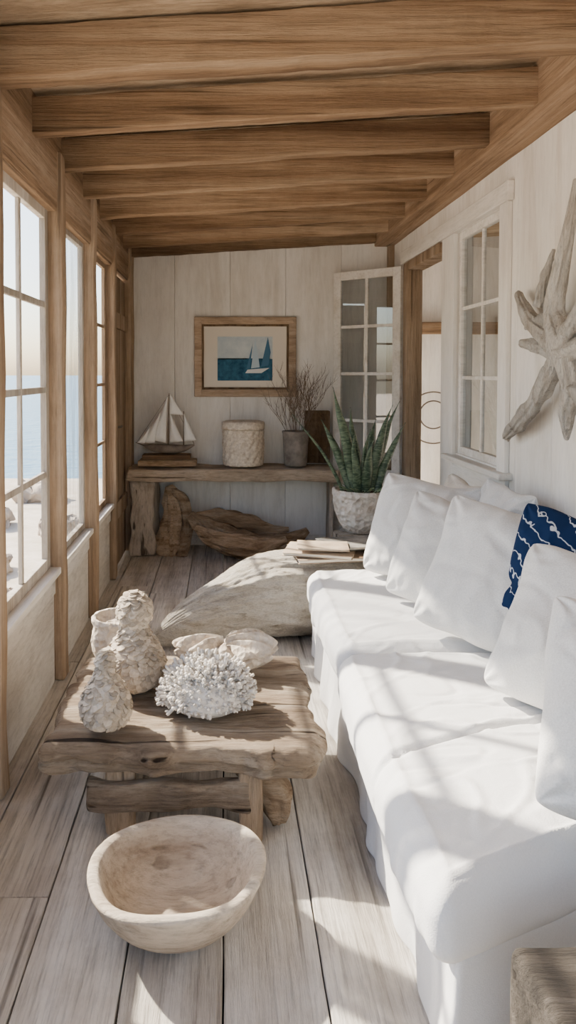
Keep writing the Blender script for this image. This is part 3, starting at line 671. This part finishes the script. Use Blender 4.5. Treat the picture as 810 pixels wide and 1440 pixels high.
for k,(a,b_) in enumerate(segs):
    mb=MB(); hx=.46; hy=(b_-a)/2-.002
    cxx=X0+hx-.015-(.022 if k==0 else 0); cyy=(a+b_)/2
    def cf(p,hx=hx,hy=hy,cxx=cxx,cyy=cyy,k=k):
        u=p[0]/hx; v=p[1]/hy; q=V(p)
        ww=wrink(V((p[0],p[1]+k*5,p[2])),k)
        if k==0 and p[2]>0:
            ss=abs(p[1]-(-.02)-.25*p[0]); ww-=.018*math.exp(-(ss/.012)**2)
        e_=min(1-abs(u),(1-abs(v))*hy/hx)
        if p[2]>0: ww+=.008*math.exp(-((e_-.12)/.014)**2)
        if p[2]>0: q.z+=.040*max(0.0,(1-u*u)*(1-v**4))**.55+ww
        elif u<-.9: q.x-=ww
        q.x-=.018*(1-v**4)*(1 if u<0 else 0)
        q+=V((cxx,cyy,.365)); q+=V((nz(q,6,4),nz(q,6,6),0))*.008
        return slant(q)
    mb.rbox((0,0,0),(hx,hy,.085),.062,(80,150 if k==0 else 120,3),6,cf); mb.obj('seat_cushion',M_sofa,parent=so)
mb=MB()
def bkf(p):
    q=V(p)+V((1.39,2.85,.50)); q+=V((nz(q,4,1),nz(q,4,5),nz(q,4,9)))*.012; return q
mb.rbox((0,0,0),(.05,1.02,.20),.045,(3,24,6),4,bkf); mb.obj('backrest',M_sofa,parent=so)
def pillow(name,cx,cy,size,th,yaw,tilt,roll,mat,label,zmin=.468,seed=0,aspect=1,group='white throw pillows on the sofa'):
    n=56; vs=[];fs=[]; idx={}
    for s_ in (0,1):
        for i in range(n+1):
            for j in range(n+1):
                edge=i in(0,n) or j in(0,n)
                if s_ and edge: idx[(1,i,j)]=idx[(0,i,j)]; continue
                u=math.sin((2*i/n-1)*math.pi/2*.96)/math.sin(math.pi/2*.96); v=math.sin((2*j/n-1)*math.pi/2*.96)/math.sin(math.pi/2*.96)
                x=u*(1-.05*(1-v*v)*abs(u)**2)*size/2*aspect; z=v*(1-.05*(1-u*u)*abs(v)**2)*size/2
                cc=(abs(u)*abs(v))**8; x*=1-.06*cc; z*=1-.06*cc
                t=th/2*(max(0.0,1-abs(u)**2.6)*max(0.0,1-abs(v)**2.6))**.5
                y=(-t if s_==0 else t)
                edgef=max(0.0,min(1,(1-max(abs(u),abs(v)))*7))
                a1=nz((u*1.3+v*.7,v*1.2-u*.5,s_*3),1.0,seed); a2=nz((u*1.5-v,v*1.1+u*.8,s_*3+5),1.2,seed+3); a3=nz((u*1.1+v*1.4,v-u*.6,s_*3+8),1.3,seed+8)
                wr_=.018*a1+.012*max(0,1-abs(a2)*6)*max(0,.5+a1)-.014*max(0,1-abs(a3)*7)*max(0,.5-a1)
                m1=(1-max(abs(u),abs(v)))
                par_=v if abs(u)>abs(v) else u
                wr_+=.009*math.sin(par_*15+seed+4*nz((u,v,1),1,seed))*math.exp(-m1*4.5)
                for cu in (-1,1):
                    for cv in (-1,1):
                        du,dv_=abs(u-cu),abs(v-cv); dd=(du*du+dv_*dv_)**.5
                        if dd<1.2: wr_+=.014*math.sin(9*math.atan2(dv_,du)+seed+cu+2*cv)*math.exp(-dd*2.6)
                # raised seam piping close to the edge
                wr_+=.006*math.exp(-((m1-.035)/.02)**2)
                y+=wr_*edgef*(1 if s_ else -1)+.025*nz((u,v,9),.9,seed)
                z-=.012*(1-v)*(1-u*u)*.5
                if v>.3: z-=.018*(1-u*u)*(v-.3)*(1+nz((u,0,seed),1.5))
                x+=.012*nz((0,v,seed),1.8); z+=.012*nz((u,0,seed+4),1.8)
                idx[(s_,i,j)]=len(vs); vs.append(V((x,y,z)))
    for s_ in (0,1):
        for i in range(n):
            for j in range(n):
                q=[idx[(s_,i,j)],idx[(s_,i+1,j)],idx[(s_,i+1,j+1)],idx[(s_,i,j+1)]]
                if s_: q.reverse()
                fs.append(q)
    R=Matrix.Rotation(math.radians(yaw),4,'Z')@Matrix.Rotation(math.radians(-tilt),4,'X')@Matrix.Rotation(math.radians(roll),4,'Y')
    lo=min((R@v).z for v in vs)
    M=Matrix.Translation((cx,cy,zmin-lo))@R
    mb=MB(); mb.add(vs,fs)
    o=mb.obj(name,mat,M=M,sub=1)
    return top(o,label,'pillow',group)
pw='throw_pillow'
pillow(pw,.98,3.60,.53,.27,-36,24,5,M_pil,'plump white linen pillow at the far sofa end',seed=1)
pillow(pw,.99,3.17,.50,.27,-38,26,7,M_pil,'white linen pillow leaning on other white pillows',seed=4)
pillow(pw,1.03,2.74,.54,.28,-40,28,9,M_pil,'large white linen pillow leaning back on sofa',seed=7)
pillow(pw,1.09,2.18,.50,.28,-42,32,8,M_pil,'white linen pillow with softly creased corners',seed=11)
pillow(pw,.985,1.65,.50,.30,-16,34,8,M_pil,'white woven-texture pillow beside the open sofa seat',seed=15)
pillow(pw,1.22,3.80,.42,.12,-78,14,3,M_pil2,'cream linen pillow behind the white pillows',seed=19,zmin=.54)
pillow(pw,1.26,3.33,.44,.12,-82,10,3,M_pil,'white back pillow against the sofa backrest',seed=23,zmin=.55)
pillow('navy_pillow',1.175,2.47,.44,.17,-44,16,8,M_navy,'navy blue pillow with white wavy line pattern',seed=27,zmin=.575,group=None)

# wall driftwood
mb=MB()
def wp(x,y,off=0.0):
    X=1.41-off; d=X*1040/(x-314); return V((X,d,1.5-(y-525)*d/1040))
def knob(seed):
    g_=grain(.22,22,6,seed)
    def f(t,a,p): return g_(t,a,p)+.25*max(0,noise.noise(V((math.cos(a)*1.5,math.sin(a)*1.5,t*9+seed)))-.1)*1.6
    return f
def br(pts,rads,seed): mb.sweep([wp(*p) for p in pts],[(r*.9,r*1.08) for r in rads],70,36,knob(seed))
br([(806,255,0),(797,320,.02),(785,385,.03),(777,440,.04),(790,485,.045),(803,540,.03),(797,585,.02),(798,618,0)],[.012,.024,.032,.040,.050,.040,.030,.010],1)
br([(727,415,0),(738,440,.03),(762,470,.04),(795,495,.045),(840,470,.02)],[.018,.032,.036,.04,.02],4)
br([(732,483,.0),(758,487,.035),(790,495,.045)],[.016,.030,.035],6)
br([(713,614,0),(735,588,.03),(752,566,.035),(776,522,.04),(790,485,.045)],[.022,.036,.034,.036,.03],8)
br([(756,432,.03),(764,392,.02),(776,352,.0)],[.026,.020,.008],10)
br([(800,540,.03),(830,570,.02),(870,610,0)],[.035,.03,.01],12)
br([(790,480,.04),(820,430,.02),(850,370,0)],[.04,.03,.012],14)
br([(770,445,.04),(750,455,.03),(738,462,.01)],[.022,.018,.008],17)
top(mb.obj('wall_driftwood_art',M_driftW),'branching pale driftwood piece mounted on white wall','wall decor')
mb=MB(); mb.rbox((.80,1.15,.222),(.27,.19,.222),.02,(8,6,6),2,rough(.012,6,2)); top(mb.obj('wood_side_block',M_dark,base=True),'dark grey weathered wooden block table beside the sofa','side table')

# ---------------------------------------------------------------- light
S=bpy.context.scene
w=bpy.data.worlds.new('World'); S.world=w; w.use_nodes=True; nt=w.node_tree
sk=nt.nodes.new('ShaderNodeTexSky'); sk.sky_type='NISHITA'; sk.sun_disc=False; sk.sun_elevation=math.radians(40); sk.sun_rotation=math.radians(-50); sk.air_density=1.0; sk.dust_density=2.2; sk.ozone_density=1.1
bg=nt.nodes['Background']; bg.inputs['Strength'].default_value=.66; nt.links.new(sk.outputs[0],bg.inputs['Color'])
sl=bpy.data.lights.new('Sun','SUN'); sl.energy=24; sl.angle=math.radians(1.1); sl.color=(1,.89,.74)
so_=bpy.data.objects.new('sun_light',sl); COL.objects.link(so_)
dv=V((.62,-.42,-.60)); so_.rotation_euler=dv.to_track_quat('-Z','Y').to_euler(); so_.location=(-5,3,6)
# camera
cd=bpy.data.cameras.new('Camera'); cam=bpy.data.objects.new('Camera',cd); COL.objects.link(cam); S.camera=cam
cd.sensor_fit='VERTICAL'; cd.sensor_height=36; cd.sensor_width=36*810/1440; cd.lens=26; cd.clip_start=.02; cd.clip_end=2000
cam.location=(0,0,1.5); cam.rotation_euler=(math.radians(88),0,0)
cd.shift_x=(405-314)/1440; cd.shift_y=-(195-36)/1440
